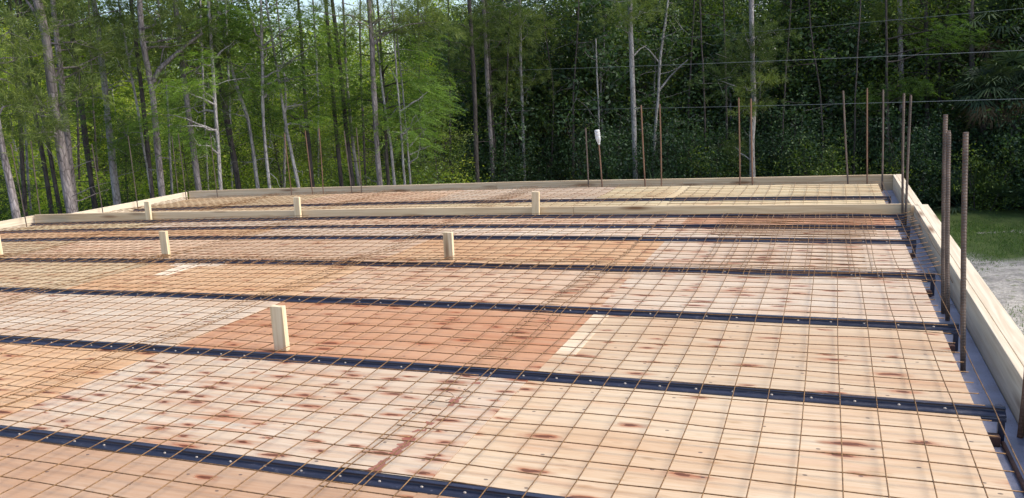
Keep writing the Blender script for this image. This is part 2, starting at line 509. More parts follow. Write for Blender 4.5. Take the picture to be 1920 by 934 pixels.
# ------------------------------------------------------------------ plywood panels
JOINT = [.602, -1.44, -3.90, -6.38, -8.82, -11.40]
JOINT2 = [.585, -.48, -2.9, -5.36, -7.8, -10.86]
TAN, PALE, REDB, ORNG, OLIV, BRWN, YELL, PINK = ((.585, .485, .36), (.60, .52, .425), (.50, .305, .195), (.58, .41, .26), (.52, .435, .30), (.46, .33, .235), (.61, .545, .37), (.58, .45, .335))
BAYS = [  # y0, y1, joints, per-panel (colour, stains, words)
    (1.25, JY[1], JOINT, [(BRWN, .16, 'brownish'), (BRWN, .14, 'dull pink brown'), (BRWN, .12, 'dull pink brown'), (BRWN, .2, 'brown'), (BRWN, .2, 'brown')]),
    (JY[1], JY[2], JOINT, [(TAN, .34, 'clean light tan'), (PALE, .92, 'pale pinkish, heavily rust-spotted'), (ORNG, .40, 'orange tan'), (ORNG, .3, 'orange'), (TAN, .3, 'tan')]),
    (JY[2], JY[3], JOINT, [(TAN, .45, 'tan'), (REDB, .55, 'red-brown streaked'), (PALE, .15, 'pale spotless'), (PINK, .3, 'pinkish'), (TAN, .2, 'tan')]),
    (JY[3], JY[4], JOINT, [(PALE, .55, 'pale tan rust-spotted'), (PINK, .7, 'pinkish streaked'), (ORNG, .4, 'reddish orange'), (OLIV, .25, 'olive tan'), (ORNG, .3, 'orange')]),
    (JY[4], JY[5], JOINT, [(PALE, .7, 'pale pink-spotted'), (ORNG, .5, 'orange tan'), (PINK, .35, 'pinkish'), (PINK, .3, 'pinkish'), (OLIV, .3, 'olive')]),
    (JY[5], JY[6], JOINT, [(PALE, .5, 'pale narrow'), (PALE, .4, 'pale narrow'), (PALE, .3, 'whitish narrow'), (ORNG, .6, 'reddish narrow'), (ORNG, .5, 'orange narrow')]),
    (JY[6], JY[7], JOINT, [(REDB, .6, 'dark red-brown narrow'), (PINK, .7, 'pinkish narrow'), (PINK, .5, 'pinkish narrow'), (PALE, .4, 'pale narrow'), (YELL, .3, 'yellowish narrow')]),
    (JY[7], JY[8], JOINT2, [(YELL, .1, 'pale yellow'), (YELL, .1, 'pale yellow'), (YELL, .2, 'pale yellow'), (OLIV, .2, 'straw coloured'), (OLIV, .2, 'olive tan')]),
    (JY[8], 11.66, JOINT2, [(YELL, .08, 'golden tan'), (YELL, .08, 'pale yellow'), (PALE, .2, 'pale'), (PINK, .3, 'pinkish'), (OLIV, .1, 'olive straw')]),
]
BW = ['in front of joist one', 'between joists one and two', 'between joists two and three', 'between joists three and four',
      'between joists four and five', 'between joists five and six', 'between joists six and seven', 'under the divider board', 'along the far board']
PW = ['rightmost', 'second from right', 'third from right', 'fourth from right', 'leftmost']
for bi, (y0, y1, jn, pan) in enumerate(BAYS):
    for k, (c, st, word) in enumerate(pan):
        xa, xb = jn[k + 1] + .0015, jn[k] - .0015
        if bi == 0 and k == 4 or bi == 1 and k == 4: continue
        ya, yb = y0 + .006, y1 - (.026 if bi < 8 else 0.)
        if bi == 0: ya = y0
        e = random.uniform(-.006, .008) if k == 0 else 0
        tilt = random.uniform(-.002, .002)
        xs = np.linspace(xa, xb + e, 13)
        V = []
        for j, x in enumerate(xs):
            zz = cz(x) - .0345 + tilt
            skew = 0
            V += [(x, ya, zz - .017), (x, yb, zz - .017), (x, yb, zz), (x, ya, zz)]
        Fs = [(0, 1, 2, 3)] + [(4 * i + q, 4 * i + 4 + q, 4 * i + 4 + (q + 1) % 4, 4 * i + (q + 1) % 4) for i in range(12) for q in range(4)] + [(51, 50, 49, 48)]
        o = mk('plywood_panel', V, Fs, M_PLY_RUST if (bi, k) == (1, 1) else M_PLY)
        v = .93 + .14 * random.random()
        o.color = (c[0] * v, c[1] * v, c[2] * v, st)
        tag(o, '%s plywood panel, %s %s' % (word, PW[k], BW[bi]), 'plywood panel', 'plywood panels between the joists')
        if (bi, k) == (2, 0):
            p = MB(); p.box(-1.436, -1.315, 4.18, 4.62, -.036, -.0332, 2, camber=True); p.box(-1.436, -1.33, 4.80, 4.99, -.036, -.0332, 2, camber=True)
            q = p.build('unstained_strip', M_PLY, o); q.color = (.70, .61, .47, .0)
        if (bi, k) == (3, 2):
            p = MB()
            zz = lambda x: cz(x) - .0332
            for quad in ([(-6.10, 6.24), (-6.14, 6.14), (-5.50, 6.14), (-5.46, 6.24)], [(-5.98, 6.138), (-5.90, 5.74), (-5.74, 5.74), (-5.74, 6.138)]):
                V = [(x, y, zz(x)) for x, y in quad] + [(x, y, zz(x) - .002) for x, y in quad]
                p.add(V, [(3, 2, 1, 0), (4, 5, 6, 7), (0, 1, 5, 4), (1, 2, 6, 5), (2, 3, 7, 6), (3, 0, 4, 7)])
            q = p.build('unstained_patch', M_PLY, o); q.color = (.86, .80, .68, .0)

# ------------------------------------------------------------------ form boards
def form_board(label, planks):
    first = planks[0][1]
    root = empty('form_board', (first[0], first[2], first[4]))
    tag(root, label, 'form board')
    for nm, (x0, x1, y0, y1, z0, z1), m in planks:
        b = MB(); b.box(x0, x1, y0, y1, z0, z1, 24 if x1 - x0 > 3 else 1)
        if x1 - x0 > 3:
            b.v = [(x, y, cz(x) - .0335 if z == -.012 else z + .55 * cz(x) - .01 + .004 * math.sin(x * 1.1)) for x, y, z in b.v]
        bevel(b.build(nm, m, root, org=root.location), .0035)


form_board('thick pale lumber form boards along the front right edge of the deck', [
    ('inner_plank', (.800, .838, -2.0, 9.10, -.17, .085), M_LUM_Y), ('outer_plank', (.841, .935, -2.0, 9.18, -.17, .083), M_LUM_Y)])
form_board('pale lumber form board on the right edge beyond the divider board', [
    ('inner_plank', (.780, .815, 9.13, 11.86, -.17, .083), M_LUM_Y), ('outer_plank', (.818, .885, 9.183, 11.90, -.17, .081), M_LUM_Y)])
form_board('long knotty lumber form board along the far edge of the deck', [
    ('left_plank', (-11.06, -4.9, 11.85, 11.89, -.17, .075), M_LUM_X), ('right_plank', (-4.897, .778, 11.848, 11.888, -.17, .077), M_LUM_X)])
form_board('tan divider board lying across the deck between the two deck sections', [
    ('left_plank', (-11.60, -2.80, 9.085, 9.123, -.012, .092), M_LUM_X), ('right_plank', (-2.797, .777, 9.083, 9.121, -.012, .096), M_LUM_X)])
form_board('sunlit form board on the rear stretch of the left edge', [
    ('inner_plank', (-11.135, -11.085, 9.13, 11.845, -.2, .028), M_LUM_Y)])
form_board('sunlit form board on the front stretch of the left edge', [
    ('inner_plank', (-11.690, -11.634, -2.0, 9.127, -.25, .034), M_LUM_Y)])

# ------------------------------------------------------------------ upright wood posts
POST = [(-3.11, 3.93, .283, .01, 'nearest short upright wood post, standing by the second steel joist'),
        (-3.225, 6.57, .255, .0, 'short wood post of the middle row, the right one of three'),
        (-6.495, 6.52, .282, -.01, 'short wood post of the middle row, standing left of the pale patch'),
        (-8.97, 6.50, .275, .0, 'short wood post of the middle row, cut by the left photo edge'),
        (-3.25, 9.03, .292, .02, 'short wood post at the divider board, the right one of three'),
        (-6.635, 9.045, .287, -.01, 'short wood post at the divider board, the middle one of three'),
        (-9.235, 9.045, .288, .0, 'short wood post at the divider board, the left one of three')]
for x, y, h, rz, lab in POST:
    b = MB(); z0 = cz(x) - .034
    b.box(-.0445, .0445, -.019, .019, 0, h)
    o = b.build('wood_post', M_LUM_Z)
    o.location = (x, y, z0); o.rotation_euler = (.01, random.uniform(.02, .05), rz)
    bevel(o, .003)
    tag(o, lab, 'wood post', 'short wood posts standing on the deck')

# ------------------------------------------------------------------ welded wire mesh
JTOP = sorted(JY.values())


def mesh_z(x, y, amp, ph):
    """wires rest on the joists and sag between them"""
    ys = [1.25] + JTOP + [11.7]
    z = .004
    for a, b in zip(ys[:-1], ys[1:]):
        if a <= y <= b:
            t = (y - a) / (b - a)
            z -= amp * (b - a) ** 1.2 * 4 * t * (1 - t)
    z += 0.0055 * math.sin(x * 5.1 + ph) * math.sin(y * 4.3 + ph * 2) + .25 * max(0, x - .62) * (1 if y > 6.4 else -.2)
    return cz(x) + z


def wire_sheet(x0, x1, y0, y1, label, dz=0., amp=.010, over=.028, ph=0., rad=.0026):
    G = .1524
    b = MB()
    nx = int((x1 - x0) / G); ny = int((y1 - y0) / G)
    skew = random.uniform(-.002, .002)
    wx = [x0 + i * G + random.uniform(-.002, .002) for i in range(nx + 1)]
    wy = [y0 + i * G + random.uniform(-.002, .002) for i in range(ny + 1)]
    for x in wx:
        ys = np.arange(wy[0] - over, wy[-1] + over + .01, .076)
        a = random.random() * 6
        b.tube([(x + skew * (y - y0) + .0035 * math.sin(y * 1.7 + a), y, mesh_z(x, y, amp, ph) + dz + rad) for y in ys], rad, 5)
    for y in wy:
        xs = np.arange(wx[0] - over, wx[-1] + over + .01, .1016)
        a = random.random() * 6
        b.tube([(x, y + .0035 * math.sin(x * 2.1 + a), mesh_z(x, y, amp, ph) + dz - rad * .8) for x in xs], rad, 5)
    tag(b.build('wire_mesh', M_WIRE, smooth=True), label, 'wire mesh', 'rusty welded wire mesh sheets')


COLS = [(-1.78, .69, 'in the right column'), (-4.09, -1.60, 'in the second column from the right'), (-6.44, -3.91, 'in the middle column'), (-8.80, -6.28, 'in the second column from the left'), (-11.40, -8.62, 'in the left column')]
for ci, (xa, xb, w) in enumerate(COLS):
    j = random.uniform(-.012, .012) + (.02 if ci % 2 else -.02)
    q = .007 if ci % 2 else 0.
    wire_sheet(xa + .0, xb, 1.36 + j, 6.44, 'rusty wire mesh sheet %s, before the fourth joist' % w, q, .010, ph=ci * 1.3)
    wire_sheet(-1.655 if ci == 0 else xa + j, xb + (.10 if ci == 0 else 0), 6.13 + j, 8.98, 'rusty wire mesh sheet %s, before the divider board' % w, q + .012, .022, ph=ci + .4)
    wire_sheet(max(xa, -10.98) + j - (.28 if ci else .0), xb - (.05 if ci == 0 else .2), 9.20 + j, 11.70, 'rusty wire mesh sheet %s, past the divider board' % w, q, .011, ph=ci * 2.)
wire_sheet(-.93, .30, 6.20, 8.40, 'extra narrow wire mesh piece doubled over the fourth to sixth joists at the right', .016, .016, ph=2.)
wire_sheet(-1.0, .40, 7.62, 8.98, 'small bent wire mesh piece doubled in front of the divider board at the right', .022, .02, ph=5.)

# tie wires twisted at the seams
for u, v, w in [(843, 748, 'beside the red blotches near the front'), (876, 745, 'right of another twist by the red blotches'), (640 + 675 * .572, 400 + 375 * .572, 'on the red-brown panel'), (1120, 524, 'on the pinkish panel past the third joist'), (100, 570, 'at the left end past the third joist'), (612, 522, 'left of the middle of the third strip')]:
    P = on_deck(u, v, .004); b = MB()
    n = 14; a0 = random.random() * 6
    pts = [(P[0] + .022 * math.cos(a0 + i * .62) * (1 - i / 30), P[1] + .018 * math.sin(a0 + i * .62), P[2] - .004 + .0042 * i) for i in range(n)]
    b.tube(pts, .0013, 5)
    tag(b.build('tie_wire', M_SEAT, smooth=True), 'small twist of tie wire ' + w, 'tie wire', 'tie wire twists on the mesh')

# a loose bar lying on the wall top
b = MB(); b.tube([(.694, 3.72, ZC + .031), (.70, 3.0, ZC + .030), (.70, 1.6, ZC + .030)], .0095, 8)
tag(b.build('loose_rebar', M_SEAT, smooth=True), 'dark loose steel bar lying lengthwise on the right wall top', 'rebar')

# curled dark offcut on the right
P = on_deck(1321, 563, -.04); b = MB()
b.tube([(P[0] + .07 * math.cos(2.2 + i * .32), P[1] + .06 * math.sin(2.2 + i * .32), P[2] + .001) for i in range(11)], .0016, 5)
tag(b.build('wire_offcut', M_SEAT, smooth=True), 'curled wire offcut lying on the pale panel beyond the third joist', 'wire')
# long wooden sliver by the third joist
P0, P1 = on_deck(553, 554, -.04), on_deck(592, 541, -.036); b = MB()
d = (P1 - P0); b.tube([P0, P0 + d * .3, P0 + d * .7, P1], [.004, .008, .007, .003], 6)
tag(b.build('wood_stick', M_LUM_X, smooth=True), 'thin wood stick lying behind the third joist near the middle', 'stick')

# ------------------------------------------------------------------ rebar dowels
REB = [((1769, 572), (1773, 215), .70, .0118, 0, 'tallest rusty rebar of the near right pair by the front right boards'),
       ((1777, 580), (1779, 245), .705, .0118, 0, 'slightly shorter rebar of the near right pair by the front right boards'),
       ((1806, 683), (1811, 248), .665, .0116, 0, 'single ribbed grey rebar nearest the camera at the right edge'),
       ((1913, 815), (1931, 630), .775, .0116, 1, 'rusty rebar cut off by the right photo edge'),
       ((1654, 346), (1656, 168), None, .0103, 0, 'grey rebar in the far right corner of the deck'),
       ((1693, 408), (1695, 175), .70, .0103, 0, 'straight dark rebar at the right end of the divider board'),
       ((1698, 418), (1708, 178), .715, .0103, 0, 'leaning dark rebar at the right end of the divider board'),
       ((1626, 341), (1626, 165), None, .0088, 1, 'thin orange rusty rebar at the far board, second from the right corner'),
       ((1590, 344), (1581, 170), None, .0103, 0, 'grey rebar leaning left at the far board, third from the right corner'),
       ((1387, 345), (1385, 183), None, .0088, 1, 'rusty rebar at the far board, left of the pale grey pine trunk'),
       ((1411, 345), (1408, 185), None, .0103, 1, 'rusty rebar standing in front of the pale grey pine trunk'),
       ((1210, 354), (1202, 197), None, .0095, 1, 'rusty rebar leaning left in front of the big blue-green palmetto'),
       ((1240, 351), (1237, 195), None, .0088, 1, 'straight rusty rebar right of the big blue-green palmetto'),
       ((1129, 356), (1122, 262), None, .0095, 1, 'short rebar that carries an upturned plastic bottle'),
       ((1104, 357), (1098, 240), None, .010, 0, 'thin grey rebar left of the one with a bottle'),
       ((547, 364), (533, 250), None, .0085, 1, 'orange rusty rebar at the far board left of the leftmost divider posts pair'),
       ((586, 364), (572, 245), None, .009, 1, 'reddish rebar at the far board right of the middle divider post'),
       ((606, 364), (598, 240), None, .0085, 1, 'rusty rebar at the far board before the yellowish palm'),
       ((660, 363), (645, 245), None, .0085, 0, 'thin grey rebar leaning left at the far board among three close trunks'),
       ((678, 361), (668, 240), None, .0085, 0, 'thin grey rebar at the far board, right of three close trunks'),
       ((335, 372), (322, 255), None, .0085, 0, 'left rebar of the pair in the far left corner'),
       ((349, 372), (334, 250), None, .009, 0, 'right rebar of the pair in the far left corner'),
       ((408, 368), (394, 250), None, .009, 0, 'thin rebar at the far board by the whitish trunk'),
       ((258, 387), (240, 255), -11.02, .0085, 0, 'rebar at the rear left board, near the left divider post'),
       ((193, 399), (172, 270), -11.02, .0085, 0, 'rebar at the rear left board, near the divider board end'),
       ((77, 413), (58, 265), -11.54, .009, 0, 'rebar at the left end of the divider board'),
       ((48, 414), (20, 270), -11.54, .0085, 0, 'leftmost rebar, leaning left at the front left board')]


def ribbed_bar(b, P0, P1, r, rib):
    P0, P1 = np.array(P0), np.array(P1); L = np.linalg.norm(P1 - P0)
    n = max(int(L / rib) * 2, 12)
    t = np.linspace(0, 1, n + 1)
    bow = .006 * np.sin(t * math.pi)[:, None] * np.array([random.uniform(-1, 1), random.uniform(-1, 1), 0])
    rad = np.where(np.arange(n + 1) % 2 == 0, r, r * .84)
    b.tube(P0 + (P1 - P0) * t[:, None] + bow, rad, 9)
    for s in (-1, 1):       # the two longitudinal ribs
        b.tube(P0 + (P1 - P0) * t[::4, None] + bow[::4] + np.array([s * r * .95, 0, 0]), r * .18, 4)


bottle_top = None
for (ub, vb), (ut, vt), xf, r, rusty, lab in REB:
    if xf is None:
        d = ray(ub, vb); t = (11.745) / d[1]; P = CAM + d * t
    else:
        d = ray(ub, vb); P = CAM + d * (xf / d[0])
    dt = ray(ut, vt); T = CAM + dt * (P[1] / dt[1])
    P2 = P + (P - T) / np.linalg.norm(P - T) * max(.02, (P[2] - (ZC - .02)) )
    b = MB(); ribbed_bar(b, P2, T, r, .016)
    o = b.build('rebar', M_REBAR_RUST if rusty else M_REBAR, org=P2)
    o.location = P2
    tag(o, lab, 'rebar', 'rebar dowels rising from the wall tops')
    if 'bottle' in lab and 'short' in lab: bottle_top = T

# upturned clear plastic bottle on the rebar
t = NT('clear_plastic')
n_ = t.noise(t.coords((30, 30, 60)), 1., 3.); t.bump(n_, .5, .01)
M_PET = t.set(Base_Color=(.86, .88, .90), Roughness=.18, Transmission_Weight=.45, IOR=1.3)
M_CAP = mat_plain('bottle_cap', (.7, .72, .75), .4)
root = empty('plastic_bottle', bottle_top)
tag(root, 'clear crumpled plastic bottle upturned on a short rebar', 'bottle')
prof = [(.014, -.075), (.015, -.055), (.017, -.05), (.030, -.015), (.037, .01), (.038, .05), (.035, .055), (.038, .06), (.038, .10), (.035, .105), (.038, .11), (.037, .135), (.030, .147), (.0, .142)]
b = MB(); nb = 14; V = []
for r_, z in prof:
    V += [(r_ * math.cos(a * 2 * math.pi / nb) * (1 + .06 * math.sin(3 * a + z * 60)), r_ * math.sin(a * 2 * math.pi / nb), z) for a in range(nb)]
b.add(V, [(i * nb + k, i * nb + (k + 1) % nb, (i + 1) * nb + (k + 1) % nb, (i + 1) * nb + k) for i in range(len(prof) - 1) for k in range(nb)])
bb = b.build('bottle_body', M_PET, root, True); bb.rotation_euler = (.03, -.1, 0)
b = MB(); b.tube([(0, 0, -.062), (0, 0, -.05)], .0175, 12); nk = b.build('neck_ring', M_CAP, root); nk.rotation_euler = (.03, -.1, 0)

ZONES = [(150, 'left of the thick leaning pine'), (330, 'around the forked pine'), (460, 'behind the whitish drooping cypress'), (640, 'behind the close pair of cypress stems'), (850, 'behind the feathery cypress below the sky gap'),
         (1010, 'around the twin pines near the centre'), (1300, 'behind the bottle and the blue-green palmetto'), (1560, 'around the kinked pale grey pine'), (1740, 'behind the far right deck corner'), (9999, 'above the grass strip at the right')]
# ------------------------------------------------------------------ foliage builders
def unit(a): return a / (np.linalg.norm(a, axis=-1, keepdims=True) + 1e-9)


class LB:
    """collects leaf-sized quads (n,4,3) with a tint per leaf"""
    def __init__(s): s.q, s.t = [], []

    def blades(s, C, D, N, L, Wd, tint, mid=.42, droop=0.):
        """flat pointed blades from C along D (root at C), face normal near N"""
        S = unit(np.cross(N, D)); D = unit(D)
        L = np.broadcast_to(np.asarray(L, float), (len(C),))[:, None]; Wd = np.broadcast_to(np.asarray(Wd, float), (len(C),))[:, None]
        m = C + D * L * mid
        tip = C + D * L - np.array([0, 0, 1.]) * (L * droop)
        s.q.append(np.stack([C, m + S * Wd * .5, tip, m - S * Wd * .5], 1)); s.t.append(np.repeat(tint, 4))

    def leaves(s, C, size, up=.6, asp=.5, base_t=.5, spread=.3):
        n = len(C)
        D = unit(rng.normal(size=(n, 3)) * [1, 1, .6]); N = unit(rng.normal(size=(n, 3)) + [0, 0, up * 1.6])
        L = size * rng.uniform(.65, 1.3, n)
        s.blades(C - D * L[:, None] * .5, D, N, L, L * asp, np.clip(base_t + rng.normal(size=n) * spread, 0, 1), .48, .08)

    def build(s, name, mat, parent, org=None):
        Q = np.concatenate(s.q).reshape(-1, 3); n = len(Q) // 4
        return mk(name, Q, np.arange(4 * n).reshape(n, 4), mat, parent, tint=np.concatenate(s.t), org=org)


def wander(P0, P1, n, amp):
    t = np.linspace(0, 1, n)[:, None]
    w = np.cumsum(rng.normal(size=(n, 3)), 0) * amp; w -= t * w[-1]; w -= (1 - t) * w[0]
    return np.asarray(P0) + (np.asarray(P1) - np.asarray(P0)) * t + w


def pine_tuft(lb, C, A, n=34, L=.20, base_t=.5):
    D = unit(np.asarray(A)[None] * .75 + rng.normal(size=(n, 3)) * .62)
    c = np.asarray(C) + rng.normal(size=(n, 3)) * .035
    N = unit(rng.normal(size=(n, 3)))
    lb.blades(c, D, N, L * rng.uniform(.7, 1.2, n), .011, np.clip(base_t + rng.normal(size=n) * .22, 0, 1), .4, .12)


def spray(lb, C, A, L=.42, n=13, base_t=.5):
    """feathery cypress twig: fine leaflets in two ranks"""
    A = unit(np.asarray(A)); s = unit(np.cross(A, [0, 0, 1.]) + rng.normal(size=3) * .25); N = np.cross(s, A)
    t = np.linspace(.08, 1, n)
    P = np.asarray(C) + A * (t * L)[:, None] - np.array([0, 0, 1.]) * (t ** 2 * L * .28)[:, None]
    for sg in (-1, 1):
        D = unit(A * .55 + s * sg + rng.normal(size=(n, 3)) * .18)
        lb.blades(P, D, N + rng.normal(size=(n, 3)) * .3, (.105 - .05 * t) * rng.uniform(.8, 1.25, n), .017, np.clip(base_t + rng.normal(size=n) * .15 + .15 * (t - .5), 0, 1), .4, .1)


def fan(lb, P, A, L=.55, n=24, base_t=.5, droop=.22, span=2.0):
    A = unit(np.asarray(A)); s = unit(np.cross(A, [0, 0, 1.])); N = unit(np.cross(s, A))
    th = np.linspace(-span, span, n) + rng.normal(size=n) * .04
    D = unit(A * np.cos(th)[:, None] + s * np.sin(th)[:, None] + N * rng.normal(size=(n, 1)) * .10)
    lb.blades(np.repeat(np.asarray(P)[None], n, 0), D, np.repeat(N[None], n, 0) + D * 0, L * (1 - .22 * np.abs(th) / span) * rng.uniform(.85, 1.1, n), .034 * L / .55, np.clip(base_t + rng.normal(size=n) * .18, 0, 1), .45, droop)


# ---- prototype plants (each built once; every plant of the forest is a copy with its own object)
def broadleaf(name, Ht, spread, f0, limbs, leafn, size, mat, bark, r0=.09, base_t=.5):
    root = empty(name)
    b = MB(); lb = LB()
    top = np.array([rng.normal() * .5, rng.normal() * .5, Ht * .93])
    tr = wander((0, 0, -.25), top, 9, .10)
    b.tube(tr, np.linspace(r0, .025, 9), 7)
    for i in range(limbs):
        f = f0 + (1 - f0) * ((i + rng.random()) / limbs) ** .85
        k = f * 8; a = int(min(k, 7)); P = tr[a] + (tr[a + 1] - tr[a]) * (k - a)
        az = i * 2.4 + rng.normal() * .5; el = rng.uniform(.1, .75)
        shape = (1 - .62 * max(0, (f - .45) / .55)) * (.75 + .5 * min(1, f / .45) * .5)
        Ln = spread * shape * rng.uniform(.55, 1.15)
        E = P + Ln * np.array([math.cos(az) * math.cos(el), math.sin(az) * math.cos(el), math.sin(el)])
        lp = wander(P, E, 5, .05 * Ln)
        b.tube(lp, np.linspace(r0 * .38 * (1 - .5 * f), .008, 5), 4, False)
        tips = [lp[-1]]
        for j in range(rng.integers(6, 10)):
            q = lp[rng.integers(1, 5)]
            e = q + rng.normal(size=3) * [.42, .42, .30] * (.55 + .28 * spread)
            b.tube([q, (q + e) / 2 + rng.normal(size=3) * .04, e], [.010, .007, .004], 3, False)
            tips.append(e)
        ct = base_t + rng.normal() * .12
        for e in tips:
            n = int(leafn * rng.uniform(.4, 1.4))
            C = e + rng.normal(size=(n, 3)) * [.25, .25, .17] * (.7 + .2 * spread)
            lb.leaves(C, size, base_t=ct + rng.normal() * .08, spread=.2)
    b.build('trunk', bark, root, True)
    lb.build('crown', mat, root)
    return root


def shrub(name, Ht, wid, stems, leafn, size, mat, base_t=.5):
    root = empty(name); b = MB(); lb = LB()
    for i in range(stems):
        az = rng.uniform(0, 6.283); d = wid * math.sqrt(rng.random())
        P0 = np.array([math.cos(az) * d * .3, math.sin(az) * d * .3, -.15]); h = Ht * rng.uniform(.35, 1.)
        P1 = np.array([math.cos(az) * d, math.sin(az) * d, h])
        lp = wander(P0, P1, 5, .06); b.tube(lp, np.linspace(.018, .005, 5), 4, False)
        ct = base_t + rng.normal() * .12
        for q in lp[1:]:
            for j in range(3):
                n = int(leafn * rng.uniform(.4, 1.3))
                e = q + rng.normal(size=3) * [.3, .3, .22]
                lb.leaves(e + rng.normal(size=(n, 3)) * [.2, .2, .14], size, base_t=ct, spread=.2)
    b.build('stem', M_BARK_DARK, root, True); lb.build('foliage', mat, root)
    return root


def fan_plant(name, n, pet, L, trunk_h, mat, dead=0, base_t=.5, tr_r=.14):
    root = empty(name); b = MB(); lb = LB(); ld = LB()
    top = np.array([rng.normal() * .15, rng.normal() * .15, trunk_h])
    if trunk_h > 1:
        tp = wander((0, 0, -.2), top, 14, .02)
        b.tube(tp, tr_r * (1 + .14 * rng.random(14)), 10)
    for i in range(n):
        az = i * 2.399 + rng.normal() * .2; el = rng.uniform(-.15, 1.25) if trunk_h > 1 else rng.uniform(.25, 1.3)
        d = np.array([math.cos(az) * math.cos(el), math.sin(az) * math.cos(el), math.sin(el)])
        l = pet * rng.uniform(.7, 1.15); E = top + d * l + [0, 0, -.12 * l]
        b.tube([top, top + d * l * .55 + [0, 0, .05], E], [.014, .011, .009], 4, False, mi=1)
        fan(lb, E, d + [0, 0, -.25], L * rng.uniform(.8, 1.15), 26, base_t + rng.normal() * .12, .30 if trunk_h > 1 else .14)
    for i in range(dead):
        az = i * 2.399 + .6; el = rng.uniform(-1.35, -.7)
        d = np.array([math.cos(az) * math.cos(el), math.sin(az) * math.cos(el), math.sin(el)])
        E = top + d * pet * .7; b.tube([top, E], [.012, .008], 4, False, mi=1)
        fan(ld, E, d, L * .9, 20, .5, .15, 1.2)
    b.build('trunk' if trunk_h > 1 else 'stem', M_BARK_DARK, root, True, mats=[M_BARK_DARK, M_FAN])
    lb.build('fronds', mat, root)
    if dead: ld.build('dead_fronds', M_FAN_DEAD, root)
    return root


